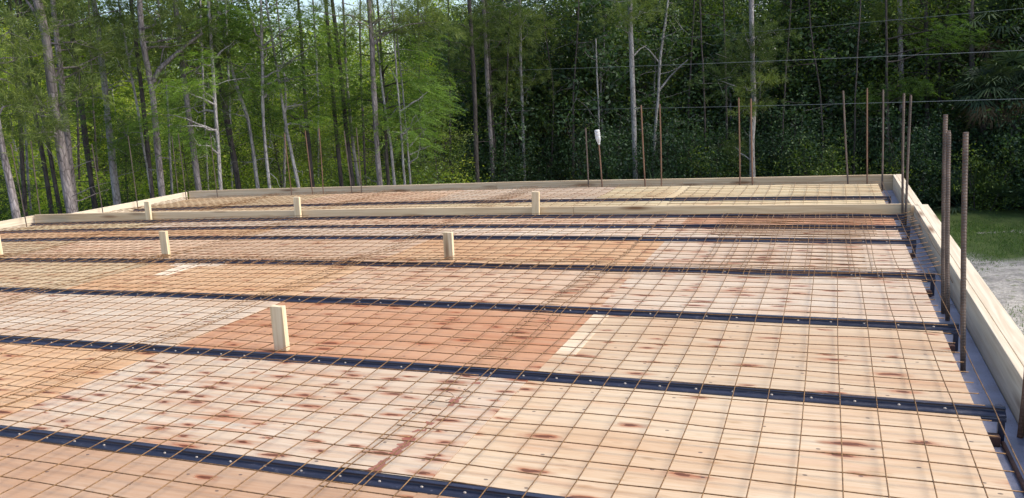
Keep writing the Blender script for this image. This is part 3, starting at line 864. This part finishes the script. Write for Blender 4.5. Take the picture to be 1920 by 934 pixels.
# ---- trees whose trunks one can tell apart: traced at their own distance and size
def traced(kind, r, pts, wb, wt, Ht, bark, label, blobs=(), limbs=(), dead=0, cat='tree', crown_t=.45, auto=True):
    P = [at(u, v, r) for u, v in pts][::-1]                     # bottom to top
    d = P[0] - P[1]; d = d / abs(d[2])
    base = P[0] + d * (P[0][2] - GZ) * np.array([.55, .55, 1.]) if P[0][2] > GZ else P[0]
    base[2] = GZ - .1
    d2 = P[-1] - P[-2]; d2 = d2 / max(abs(d2[2]), .1)
    hz = GZ + Ht
    path = [base] + P
    if hz > P[-1][2] + .5:
        mid = P[-1] + d2 * (hz - P[-1][2]) * .5 * np.array([.8, .8, 1])
        path += [mid, P[-1] + d2 * (hz - P[-1][2]) * np.array([.5, .5, 1])]
    path = np.array(path)
    # resample
    s = np.concatenate([[0], np.cumsum(np.linalg.norm(np.diff(path, axis=0), axis=1))])
    n = 30; t = np.linspace(0, s[-1], n)
    Q = np.stack([np.interp(t, s, path[:, i]) for i in range(3)], 1)
    K = Q.copy(); K[1:-1] = (Q[:-2] + 2 * Q[1:-1] + Q[2:]) / 4; Q = K
    Q += np.cumsum(rng.normal(size=(n, 3)), 0) * [.006, .006, 0]
    dep = abs((R.T @ (P[0] - CAM))[1]); m = dep / F
    zt = np.array([base[2], P[-1][2], hz]); rr = np.array([wb * .5 * m, wt * .5 * m, .02])
    rad = np.interp(Q[:, 2], zt, rr) if hz > P[-1][2] + .5 else np.interp(Q[:, 2], zt[:2], rr[:2])
    rad = rad * (1 + .05 * rng.normal(size=n)); rad[0] *= 1.35; rad[1] *= 1.1
    nm = {'pine': 'pine_tree', 'cypress': 'cypress_tree', 'bare': 'bare_tree', 'broad': 'slender_tree'}[kind]
    root = empty(nm, base); b = MB(); lb = LB()
    b.tube(Q, rad, 10)

    def trunk_at(z): return np.array([np.interp(z, Q[:, 2], Q[:, i]) for i in range(3)])

    def fill(C, rad_m, ct):
        if kind == 'pine':
            k = int(30 * (rad_m / .6) ** 2) + 8
            for c in C + rng.normal(size=(k, 3)) * rad_m * [.55, .55, .40]:
                pine_tuft(lb, c, unit(c - C + [0, 0, .25]), 34, .20, ct + rng.normal() * .1)
        elif kind == 'cypress':
            k = int(62 * (rad_m / .6) ** 2) + 14
            for c in C + rng.normal(size=(k, 3)) * rad_m * [.58, .58, .34]:
                a = c - trunk_at(c[2]); a[2] = 0
                spray(lb, c, unit(a) + rng.normal(size=3) * [.5, .5, .2], rng.uniform(.28, .5), 13, ct + rng.normal() * .12)
        else:
            k = int(160 * (rad_m / .6) ** 2) + 30
            lb.leaves(C + rng.normal(size=(k, 3)) * rad_m * [.55, .55, .45], .085, base_t=ct, spread=.2)

    for bl in blobs:
        u, v, rp = bl[:3]; dr = bl[3] if len(bl) > 3 else rng.uniform(-.9, .9); ct = bl[4] if len(bl) > 4 else crown_t
        C = at(u, v, r + dr); rm = rp * dep / F
        T0 = trunk_at(C[2] - rng.uniform(.1, .6))
        lp = wander(T0, C, 6, .05); b.tube(lp, np.linspace(.030, .007, 6), 5, False)
        for j in range(5):
            q = lp[rng.integers(3, 6)]; b.tube([q, q + rng.normal(size=3) * rm * .45], [.008, .003], 3, False)
        fill(C, rm, ct)
    for lm in limbs:                                            # bare or living limbs, in sight-line places
        w0, w1, pp = lm
        L3 = np.array([at(u, v, r + .5 * i / len(pp) * random.choice((-1, 1))) for i, (u, v) in enumerate(pp)])
        L3[0] = at(*pp[0], r)
        ss = np.linspace(0, len(L3) - 1, len(L3) * 3)
        L3 = np.stack([np.interp(ss, range(len(L3)), L3[:, i]) for i in range(3)], 1)
        b.tube(L3, np.linspace(w0 * .5 * m, w1 * .5 * m, len(L3)), 6, False)
    z0, z1 = Q[0, 2], Q[-1, 2]
    for i in range(dead):                                       # short dead side twigs
        z = rng.uniform(GZ + 2.0, min(z1, 7)); T0 = trunk_at(z); az = rng.uniform(0, 6.28); l = rng.uniform(.3, 1.1)
        E = T0 + l * np.array([math.cos(az), math.sin(az), rng.uniform(-.25, .35)])
        lp = wander(T0, E, 4, .04); b.tube(lp, np.linspace(.014, .004, 4), 4, False)
        for j in range(3):
            q = lp[rng.integers(1, 4)]; b.tube([q, q + rng.normal(size=3) * .16], [.005, .002], 3, False)
    if auto and hz > 7:                                         # crown above the picture's top edge
        for i in range(16):
            z = rng.uniform(max(GZ + Ht * .62, 5.2), hz); T0 = trunk_at(z); az = i * 2.4; l = (hz - z) * .35 + rng.uniform(.5, 1.3)
            C = T0 + l * np.array([math.cos(az), math.sin(az), .25])
            b.tube(wander(T0, C, 5, .06), np.linspace(.03, .008, 5), 4, False)
            fill(C, .62, crown_t)
    b.build('trunk', bark, root, True, org=base)
    if lb.q: lb.build('crown', {'pine': M_NEEDLE, 'cypress': M_FEATHER}.get(kind, M_LEAF_A), root, org=base)
    tag(root, label, cat, 'trees of the forest edge')
    return root


PB, PL, DK = M_BARK_PINE, M_BARK_PALE, M_BARK_DARK
traced('pine', 21, [(0, 250), (22, 360), (30, 412)], 22, 11, 13, PB, 'pine trunk with a flared foot at the left photo edge', [(15, 60, 60), (50, 100, 55), (10, 150, 50), (30, 190, 45)], dead=5)
traced('pine', 25, [(36, 205), (42, 300), (48, 402)], 9, 7, 13, DK, 'thin dark trunk second from the left photo edge', [(70, 60, 45), (90, 20, 50), (60, 140, 35)], dead=4)
traced('pine', 22, [(66, -10), (88, 70), (95, 160), (112, 270), (136, 405)], 22, 15, 15, PB, 'thick leaning pine with grey plated bark and a long bare limb to the left',
       [(150, 75, 55), (185, 120, 48), (120, 30, 55), (40, 250, 55), (80, 235, 42), (215, 95, 45), (165, 160, 40), (60, 200, 45), (20, 215, 50)],
       [(7, 3, [(98, 215), (70, 185), (40, 150), (0, 130)]), (7, 3, [(82, 55), (60, 15), (40, -12)]), (5, 2, [(98, 155), (118, 120), (108, 95), (140, 92), (165, 78)])], dead=10)
traced('pine', 23.5, [(112, 140), (122, 230), (140, 395)], 17, 10, 14, PB, 'reddish pine trunk close behind the thick leaning pine', [(190, 40, 48), (225, 20, 50)], dead=4)
traced('pine', 27, [(78, 270), (90, 340), (98, 402)], 10, 8, 12, DK, 'short dark trunk just left of the thick leaning pine', dead=3)
traced('pine', 26, [(86, 250), (98, 310), (114, 404)], 10, 7, 12, DK, 'dark trunk between the thick leaning pine and a darker short one', dead=3)
traced('pine', 27, [(126, -10), (142, 120), (155, 230), (178, 388)], 11, 8, 15, DK, 'slim dark pine third trunk right of the thick leaning pine', [(250, 60, 45), (270, 110, 40), (205, 60, 42)], dead=6)
traced('cypress', 25, [(178, 20), (195, 150), (203, 230), (218, 362)], 15, 9, 14, PL, 'pale broad trunk half hidden by feathery green sprays', [(195, 215, 48), (215, 275, 40, -1), (230, 160, 42), (240, 235, 40), (175, 180, 35)], dead=3)
traced('bare', 24, [(226, 10), (236, 70), (250, 155), (268, 270), (285, 366)], 7, 3, 8.5, PL, 'thin whitish dead tree with bare twigs left of the forked pine',
       limbs=[(3, 1, [(236, 72), (222, 40), (228, 5)]), (3, 1, [(242, 105), (262, 70), (275, 50)]), (2, 1, [(240, 95), (215, 80), (200, 85)]), (2, 1, [(250, 160), (228, 130), (218, 108)])], dead=16, auto=False)
traced('pine', 22.5, [(262, -10), (267, 70), (272, 110), (286, 150), (292, 230), (303, 366)], 14, 9, 15, PB, 'forked pine with a heavy limb rising to the right',
       [(330, 80, 45), (365, 60, 48), (395, 75, 38), (300, 30, 45), (320, 130, 35), (290, 60, 35)], [(10, 5, [(287, 152), (300, 128), (322, 108), (348, 85), (380, 62)]), (3, 1, [(300, 128), (305, 95), (318, 68)])], dead=8)
traced('pine', 24, [(262, 120), (272, 220), (286, 366)], 10, 7, 14, DK, 'dark slim trunk touching the left side of the forked pine', dead=4)
traced('pine', 23.5, [(332, -10), (343, 90), (348, 160), (360, 250), (374, 352)], 12, 9, 15, PB, 'straight grey pine right of the forked pine, crossed by a bright spray', [(395, 30, 45), (420, 95, 42), (360, 20, 40)], dead=6)
traced('cypress', 22.5, [(392, -10), (398, 90), (405, 200), (414, 357)], 8, 5, 13, PL, 'whitish slender cypress with drooping feathery sprays at mid height',
       [(335, 165, 34, -1, .75), (372, 158, 36, -1, .8), (305, 215, 36, -.6, .6), (330, 240, 34, -.8, .5), (365, 268, 36, -1, .3), (400, 45, 42), (430, 20, 42), (440, 75, 38), (380, 110, 30), (345, 200, 32), (395, 250, 30, .8, .3)], dead=8)
traced('pine', 26, [(402, 80), (412, 150), (425, 225), (447, 348)], 11, 10, 14, DK, 'red-brown trunk leaning right beside the whitish cypress', [(420, 180, 34), (450, 170, 34)], dead=10)
traced('cypress', 24, [(436, 130), (448, 175), (466, 215), (484, 358)], 9, 5, 10, PL, 'crooked grey trunk bending at mid height', [(455, 60, 42), (480, 120, 38), (440, 150, 32), (470, 165, 34), (425, 215, 30)], dead=4)
traced('cypress', 23, [(484, -10), (488, 120), (490, 230), (504, 357)], 7, 4.5, 13, PL, 'straight thin pale cypress with high branches near the middle left',
       [(520, 40, 46), (548, 70, 44), (500, 90, 36), (530, 125, 38), (565, 40, 44), (515, 165, 32), (470, 30, 40), (550, 150, 34)], dead=5)
traced('cypress', 23.5, [(518, 110), (530, 180), (545, 270), (563, 357)], 8, 4, 12, PL, 'grey cypress stem leaning left, first of a close pair', [(575, 110, 42), (600, 85, 40), (560, 185, 38), (592, 175, 38), (610, 140, 36), (585, 225, 32)], dead=3)
traced('cypress', 25, [(566, 120), (571, 220), (586, 352)], 10, 6, 12, DK, 'dark cypress stem, second of a close pair', [(550, 240, 32), (600, 215, 34), (530, 205, 30), (620, 190, 30)], dead=3)
traced('pine', 25, [(610, -10), (618, 100), (626, 210), (640, 352)], 9, 6, 15, DK, 'dark slim trunk left of three close trunks by the yellowish palm', dead=3)
traced('pine', 24.5, [(621, -10), (634, 90), (646, 210), (662, 352)], 9, 6.5, 15, DK, 'dark trunk, middle one of three close trunks by the yellowish palm', [(640, 60, 36)], dead=3)
traced('bare', 25, [(644, 0), (650, 140), (660, 250), (674, 352)], 7, 4, 13, PL, 'paler trunk, right one of three close trunks by the yellowish palm', dead=2, auto=False)
traced('pine', 23, [(690, -10), (697, 60), (699, 140), (706, 250), (714, 352)], 11, 9, 15, PB, 'pine with one bare rising limb, straight below the sky gap', [(745, 30, 40), (790, 25, 42), (730, 60, 30), (660, 30, 36), (820, 40, 40), (590, 20, 40), (765, 60, 36)], [(5, 2, [(698, 85), (725, 62), (770, 45)]), (4, 1, [(697, 55), (712, 35), (725, 20)])], dead=5)
traced('cypress', 24, [(714, 60), (722, 200), (729, 352)], 9, 4, 11, DK, 'dark cypress trunk among feathery mid-green sprays',
       [(672, 140, 42), (700, 175, 40), (745, 110, 42), (770, 150, 42), (800, 190, 36), (735, 160, 38), (655, 190, 36), (680, 225, 38), (760, 200, 40), (790, 240, 34), (725, 220, 34), (650, 250, 34), (660, 90, 38), (775, 90, 38)], dead=3)
traced('bare', 23.5, [(716, 150), (726, 220), (735, 280), (743, 354)], 7, 4, 9, PL, 'pale trunk with a bare branch, leaning left among the feathery cypress', limbs=[(3, 1, [(727, 225), (742, 205), (756, 195)])], dead=3, auto=False)
traced('cypress', 23, [(744, 130), (751, 230), (758, 348)], 6, 3, 8, PL, 'thin whitish cypress stem right of the pale leaning one', [(780, 215, 34), (805, 170, 32), (765, 255, 28), (720, 120, 34), (815, 205, 28)], dead=2)
traced('cypress', 23.5, [(760, 200), (766, 260), (772, 350)], 5, 3, 7, PL, 'thinnest whitish cypress stem with low bare twigs', [(790, 275, 26), (750, 225, 28)], [(3, 1, [(768, 275), (785, 255), (800, 240)]), (3, 1, [(769, 290), (790, 280), (808, 273)])], dead=2, auto=False)
traced('pine', 30, [(875, -10), (880, 60), (886, 150), (891, 275)], 9, 7, 16, DK, 'slim pine left of a twin pair near the photo centre', [(860, 40, 44), (905, 60, 40), (840, 75, 40), (870, 95, 34), (850, 130, 30)], dead=4)
traced('pine', 31, [(906, -10), (912, 80), (916, 180), (923, 292)], 9, 7, 16, PB, 'lit brown pine, left stem of the twin pair near the centre', [(935, 30, 44), (960, 70, 40)], dead=6)
traced('pine', 31.5, [(912, -10), (918, 80), (921, 160), (927, 292)], 8, 6, 15, DK, 'dark pine, right stem of the twin pair near the centre', [(935, 175, 34), (945, 115, 36), (900, 25, 40)], dead=4)
traced('pine', 32, [(974, -10), (976, 120), (980, 220), (984, 346)], 7, 5, 15, PL, 'thin grey pine standing alone right of the twin pair', [(970, 110, 44), (990, 60, 44), (1000, 150, 38), (955, 145, 36), (985, 30, 40)], dead=4)
traced('bare', 31, [(1117, 130), (1121, 200), (1126, 345)], 5, 3, 6.5, PL, 'thin pale sapling behind the upturned bottle', dead=4, auto=False)
traced('pine', 30, [(1182, -10), (1184, 90), (1187, 190), (1191, 330)], 10, 8, 16, PL, 'straight pale grey pine above the blue-green palmetto', [(1160, 20, 40), (1210, 15, 42)], [(3, 1, [(1188, 105), (1200, 92), (1213, 85)])], dead=3)
traced('broad', 31, [(1250, 40), (1240, 110), (1237, 165), (1229, 235), (1225, 330)], 7, 4, 9, PL, 'pale forked tree leaning right of the straight grey pine', [(1250, 20, 40), (1280, 55, 36)], [(4, 2, [(1236, 170), (1255, 145), (1275, 125), (1290, 112)]), (3, 1, [(1238, 120), (1218, 95), (1205, 85)])], dead=6)
traced('bare', 32, [(1358, 60), (1361, 150), (1364, 290)], 5, 3, 9, DK, 'thin dark sapling left of the pale grey pine with low tufts', dead=3)
traced('pine', 29, [(1409, -10), (1410, 90), (1412, 165), (1414, 200), (1409, 250), (1411, 345)], 11, 8, 16, PL, 'pale grey pine with a slight kink and small bright needle tufts',
       [(1440, 148, 26, -.5, .7), (1398, 165, 22, -.5, .65), (1430, 110, 34), (1385, 120, 30), (1395, 205, 20, -.6, .9), (1375, 275, 24), (1450, 60, 38), (1400, 75, 36), (1345, 150, 34), (1370, 110, 34), (1425, 185, 24)], dead=5, crown_t=.22)
traced('pine', 33.6, [(1689, -10), (1689, 70), (1690, 150), (1692, 300)], 11, 9, 17, PB, 'broad grey pine above the far right deck corner', [(1660, 30, 36), (1720, 60, 36)], dead=4)
traced('pine', 33.8, [(1736, -10), (1738, 80), (1741, 300)], 8, 7, 17, DK, 'dark violet pine with a high fork above the grass strip', limbs=[(5, 3, [(1736, 20), (1728, 5), (1722, -12)])], dead=3)
traced('pine', 33, [(1818, -20), (1820, 60), (1822, 300)], 10, 9, 17, DK, 'dark pine trunk behind the drooping palm at the right', dead=2)
traced('cypress', 31.6, [(1660, 60), (1662, 180), (1666, 330)], 6, 4, 10, DK, 'low dark cypress with flat feathery sprays beyond the deck corner', [(1690, 160, 34), (1660, 175, 32), (1720, 165, 28), (1640, 190, 28), (1780, 50, 36), (1750, 75, 34), (1800, 75, 30), (1815, 312, 20), (1835, 308, 18)], dead=2, crown_t=.02)

# ---- copies filling the forest
XX = -300.
protoA = [broadleaf('broadleaf_tree', h, s, f, l, n, z, M_LEAF_A, DK, .08) for h, s, f, l, n, z in ((8.5, 2.3, .14, 24, 52, .115), (7, 2.0, .10, 22, 52, .11), (10, 2.5, .2, 26, 50, .12))]
protoD = [broadleaf('broadleaf_tree', h, s, f, l, n, z, M_LEAF_D, DK, .09, .45) for h, s, f, l, n, z in ((8.5, 2.4, .10, 26, 56, .115), (9.5, 2.3, .14, 27, 54, .12), (7, 2.2, .08, 24, 56, .11), (11, 2.6, .2, 28, 52, .12))]
protoY = [broadleaf('broadleaf_tree', h, s, f, l, n, z, M_LEAF_Y, PL, .07) for h, s, f, l, n, z in ((7.5, 2.1, .12, 22, 46, .12), (9, 2.3, .2, 24, 46, .13))]
protoM = [broadleaf('broadleaf_tree', h, s, f_, l, n, z, M_LEAF_D, PL, .07, .6) for h, s, f_, l, n, z in ((8, 2.2, .3, 20, 30, .19), (6.5, 2.0, .25, 18, 30, .17))]
shrubA = [shrub('forest_shrub', h, w, 26, 26, z, M_LEAF_A) for h, w, z in ((2.4, 1.3, .10), (1.7, 1.3, .09))]
shrubD = [shrub('forest_shrub', h, w, 28, 28, z, M_LEAF_D, .5) for h, w, z in ((2.6, 1.5, .10), (3.3, 1.5, .11))]
shrubY = [shrub('forest_shrub', h, w, 24, 24, z, M_LEAF_Y) for h, w, z in ((2.2, 1.3, .10), (1.6, 1.2, .10))]
palmet = [fan_plant('palmetto', 17, .75, .60, 0, M_FAN), fan_plant('palmetto', 13, .65, .55, 0, M_FAN)]
palmY = [fan_plant('palmetto', 15, .8, .6, 0, M_FAN_Y, 5)]
cabb = [fan_plant('cabbage_palm', 26, 1.05, .95, 6.4, M_FAN, 6), fan_plant('cabbage_palm', 22, .95, .9, 4.3, M_FAN, 14)]
used = set()


def plant(proto, u, r, s, word, cat, group, hs=1., lab=None, dz=0.):
    d = ray(u, 300); d = d / math.hypot(d[0], d[1])
    o = proto if proto.name not in used else copy_tree(proto)
    used.add(proto.name); used.add(o.name)
    o.location = (CAM[0] + d[0] * r, CAM[1] + d[1] * r, GZ + dz)
    o.rotation_euler = (rng.normal() * .03, rng.normal() * .03, rng.uniform(0, 6.283))
    o.scale = (s, s, s * hs)
    z = next(w for m_, w in ZONES if u < m_)
    tag(o, lab or (word + ' ' + z), cat, group)
    return o


def scatter(protos, u0, u1, n, r0, r1, s0, s1, word, cat, group):
    for i in range(n):
        u = u0 + (u1 - u0) * (i + rng.random()) / n
        r = rng.uniform(r0, r1); s = rng.uniform(s0, s1)
        p = protos[i % len(protos)]
        if 625 < u < 810 and r > 30: s = min(s, 1.05)
        plant(p, u, r, s, word, cat, group, rng.uniform(.9, 1.15))


GB, GS = 'broadleaf trees filling the forest', 'shrubs under the forest edge'
# right, dense and dark
scatter(protoD, 850, 2050, 22, 34.5, 38, .75, 1.05, 'dark leafy evergreen tree', 'tree', GB)
scatter(protoD, 830, 2080, 15, 39, 48, 1.0, 1.4, 'tall dark tree deeper in the forest', 'tree', GB)
scatter(protoA, 830, 1400, 10, 38, 46, .9, 1.25, 'mid green bushy tree', 'tree', GB)
scatter(protoD, 1480, 2100, 9, 52, 64, 1.3, 1.7, 'distant dark tree', 'tree', GB)
scatter(protoA, 860, 2000, 14, 33.0, 36, .85, 1.2, 'mid green bushy tree', 'tree', GB)
scatter(protoM, 860, 2000, 10, 32.5, 35, .85, 1.15, 'large-leaved dark tree', 'tree', GB)
scatter(shrubA, 900, 1950, 7, 30.2, 31.5, .7, 1.0, 'lighter green shrub', 'shrub', GS)
for u, lean, wpx, top in ((945, 8, 5, 20), (1035, -14, 4, 60), (1075, 10, 5, 40), (1290, 12, 5, 30), (1325, -8, 4, 10), (1465, 14, 4, 90), (1545, -18, 4, 110), (1600, 9, 4, 60)):
    z = next(w for m_, w in ZONES if u < m_)
    traced('bare', rng.uniform(31, 33.5), [(u + lean, top), (u + lean * .3 + rng.normal() * 4, 170), (u, 320)], wpx, 2.5, 8, PL if rng.random() < .0 else DK, 'thin branching stem ' + z, dead=5, auto=False)
for u, lean, wpx, r_ in ((55, -22, 5, 30), (150, -26, 5, 32), (185, -20, 4, 34), (322, -24, 5, 29), (390, -18, 4, 31), (435, -14, 4, 33), (535, -14, 5, 31), (598, -12, 4, 33), (685, -10, 5, 30), (790, -6, 4, 31), (845, -5, 5, 31)):
    z = next(w for m_, w in ZONES if u < m_)
    traced('bare', r_, [(u + lean, -5), (u + lean * .45 + rng.normal() * 4, 170), (u, 350)], wpx, 3, 10, PL if rng.random() < .5 else DK, 'thin branching stem ' + z, dead=5, auto=False)
scatter(shrubD, 850, 2080, 34, 30.5, 33.5, .8, 1.15, 'dark glossy shrub', 'shrub', GS)
# left, more open and bright behind
scatter(protoA, -60, 850, 9, 35, 42, .7, 1.0, 'mid green bushy tree', 'tree', GB)
scatter(protoY, -60, 850, 12, 33, 42, .5, .8, 'small yellow-green tree', 'tree', GB)
scatter(protoA, -80, 860, 9, 27, 33, .38, .62, 'young leafy tree', 'tree', GB)
scatter(protoY, -100, 860, 18, 42, 54, .85, 1.25, 'yellow-green tree, sunlight in its leaf tint', 'tree', GB)
scatter(protoY, -120, 1350, 22, 56, 72, 1.0, 1.5, 'distant yellow-green tree', 'tree', GB)
scatter(protoA, -60, 560, 9, 42, 50, 1.35, 1.7, 'tall mid green tree deeper in the forest', 'tree', GB)
scatter(shrubA, -60, 850, 20, 24.5, 31, .7, 1.1, 'leafy green shrub', 'shrub', GS)
scatter(shrubY, -60, 850, 26, 29, 38, .9, 1.4, 'yellow-green shrub', 'shrub', GS)

plant(protoA[0], 1520, 33.6, 1.05, '', 'tree', GB, lab='brighter green leafy tree between the kinked pine and the deck corner')
for x, y in ((13, 24), (16, 28), (19, 33), (15, 36), (22, 26), (24, 38)):  # out-of-view trees added to throw shade on the right forest
    o = copy_tree(protoD[3]); o.location = (x, y, GZ); o.scale = (1.5, 1.5, 1.5); o.rotation_euler = (0, 0, x)
    tag(o, 'unseen tall tree added past the right end of the grass to shade the forest', 'tree', GB)
plant(palmet[0], 1205, 28.5, 1.75, '', 'palmetto', 'palmettos', lab='big blue-green palmetto below the straight pale grey pine')
plant(palmet[1], 1150, 28, 1.1, '', 'palmetto', 'palmettos', lab='smaller palmetto left of the big blue-green one')
plant(palmet[1], 400, 22.5, .95, '', 'palmetto', 'palmettos', lab='spiky palmetto showing over the far left board')
plant(palmet[0], 460, 23.5, .8, '', 'palmetto', 'palmettos', lab='spiky palmetto by the foot of the crooked trunk')
plant(palmet[1], 225, 20.5, 1.0, '', 'palmetto', 'palmettos', lab='bright low palmetto behind the rear left board')
plant(palmY[0], 40, 26, 1.6, '', 'palmetto', 'palmettos', lab='palmetto with sunlight in its leaf colour, between trunks at the left edge')
plant(palmY[0], 85, 28, 1.5, '', 'palmetto', 'palmettos', lab='palmetto with sunlit leaf tint behind the thick leaning pine')
plant(palmY[0], 608, 30, 1.7, '', 'palmetto', 'palmettos', lab='yellowish palm between the cypress pair and three close trunks')
plant(palmet[0], 1640 + 175, 31, 1.4, '', 'palmetto', 'palmettos', lab='dark palmetto at the forest foot behind the nearest rebars')
plant(palmet[1], 1880, 30.5, 1.5, '', 'palmetto', 'palmettos', lab='palmetto with arched fronds at the right end of the grass')
plant(palmet[1], 1770, 31.5, 1.2, '', 'palmetto', 'palmettos', lab='dark palmetto left of the one behind the nearest rebars')
plant(cabb[0], 1838, 34, .95, '', 'palm', 'cabbage palms', lab='cabbage palm with a high dark drooping crown')
plant(cabb[1], 1840, 32.2, .9, '', 'palm', 'cabbage palms', lab='shorter palm whose drooping grey-green fronds catch light', hs=.98)
plant(cabb[1], 1903, 32, 1.0, '', 'palm', 'cabbage palms', lab='cabbage palm with a brown dead skirt at the right photo edge', hs=.92)
plant(cabb[1], 990, 34, 1.0, '', 'palm', 'cabbage palms', lab='small dark palm near the lone thin grey pine', hs=.9)

# far wood that reads as one mass behind the single trees
lb = LB()
for i in range(420):
    u = rng.uniform(-250, 2200); d = ray(u, 300); d /= math.hypot(d[0], d[1]); r = rng.uniform(78, 96)
    hh = rng.uniform(.1, 1) * (8.3 if 640 < u < 760 else 13.)
    n = 130
    C = np.array([CAM[0] + d[0] * r, CAM[1] + d[1] * r, GZ + hh]) + rng.normal(size=(n, 3)) * [1.2, 1.2, .9]
    lb.leaves(C, .34, base_t=.5 + rng.normal() * .15)
tag(lb.build('distant_woods', M_LEAF_Y, None), kind='stuff', label='far off woods closing the gaps between the trunks')

# grass blades on the strip and tufts on the sand
lb = LB()
n = 42000
X = rng.uniform(0.5, 9.5, n); Y = rng.uniform(22.2, 31.5, n)
keep = (np.sin(X * 1.7 + Y * .9) * .5 + np.sin(Y * 2.3 - X) * .5 + rng.normal(size=n) * .6 > -.7)
X, Y = X[keep], Y[keep]
nc = 190
cx, cy = rng.uniform(1.5, 6.5, nc), rng.uniform(11.5, 22.5, nc)
TX = (cx[:, None] + rng.normal(size=(nc, 110)) * .42).ravel(); TY = (cy[:, None] + rng.normal(size=(nc, 110)) * .30).ravel()
X = np.concatenate([X, TX]); Y = np.concatenate([Y, TY]); n = len(X)
D = unit(np.stack([rng.normal(size=n) * .55, rng.normal(size=n) * .55, np.ones(n)], 1))
lb.blades(np.stack([X, Y, np.full(n, GZ - .06)], 1), D, unit(rng.normal(size=(n, 3))), rng.uniform(.07, .17, n), .014, np.clip(.5 + rng.normal(size=n) * .25, 0, 1), .3, .15)
tag(lb.build('grass', M_GRASS, None), kind='stuff', label='short green grass on the strip before the forest and in tufts on the sand')

# ---- overhead cables crossing in front of the trees
M_CABLE = mat_plain('cable_grey', (.25, .27, .27), .5)
for (a, b_), lab in ((((640, 140, 40), (2150, 84, 22)), 'middle overhead cable crossing before the trees'), (((800, 208, 40), (2150, 178, 22)), 'lowest overhead cable crossing before the trees'), (((1000, 90, 40), (2150, -6, 22)), 'highest faint overhead cable at the upper right')):
    A, B_ = at(*a), at(*b_)
    t = np.linspace(0, 1, 40)[:, None]
    P = A + (B_ - A) * t - np.array([0, 0, 1.]) * (.32 * t * (1 - t))
    m = MB(); m.tube(P, .004 if 'faint' in lab else .006, 6)
    tag(m.build('overhead_cable', M_CABLE, smooth=True), lab, 'cable', 'overhead cables')
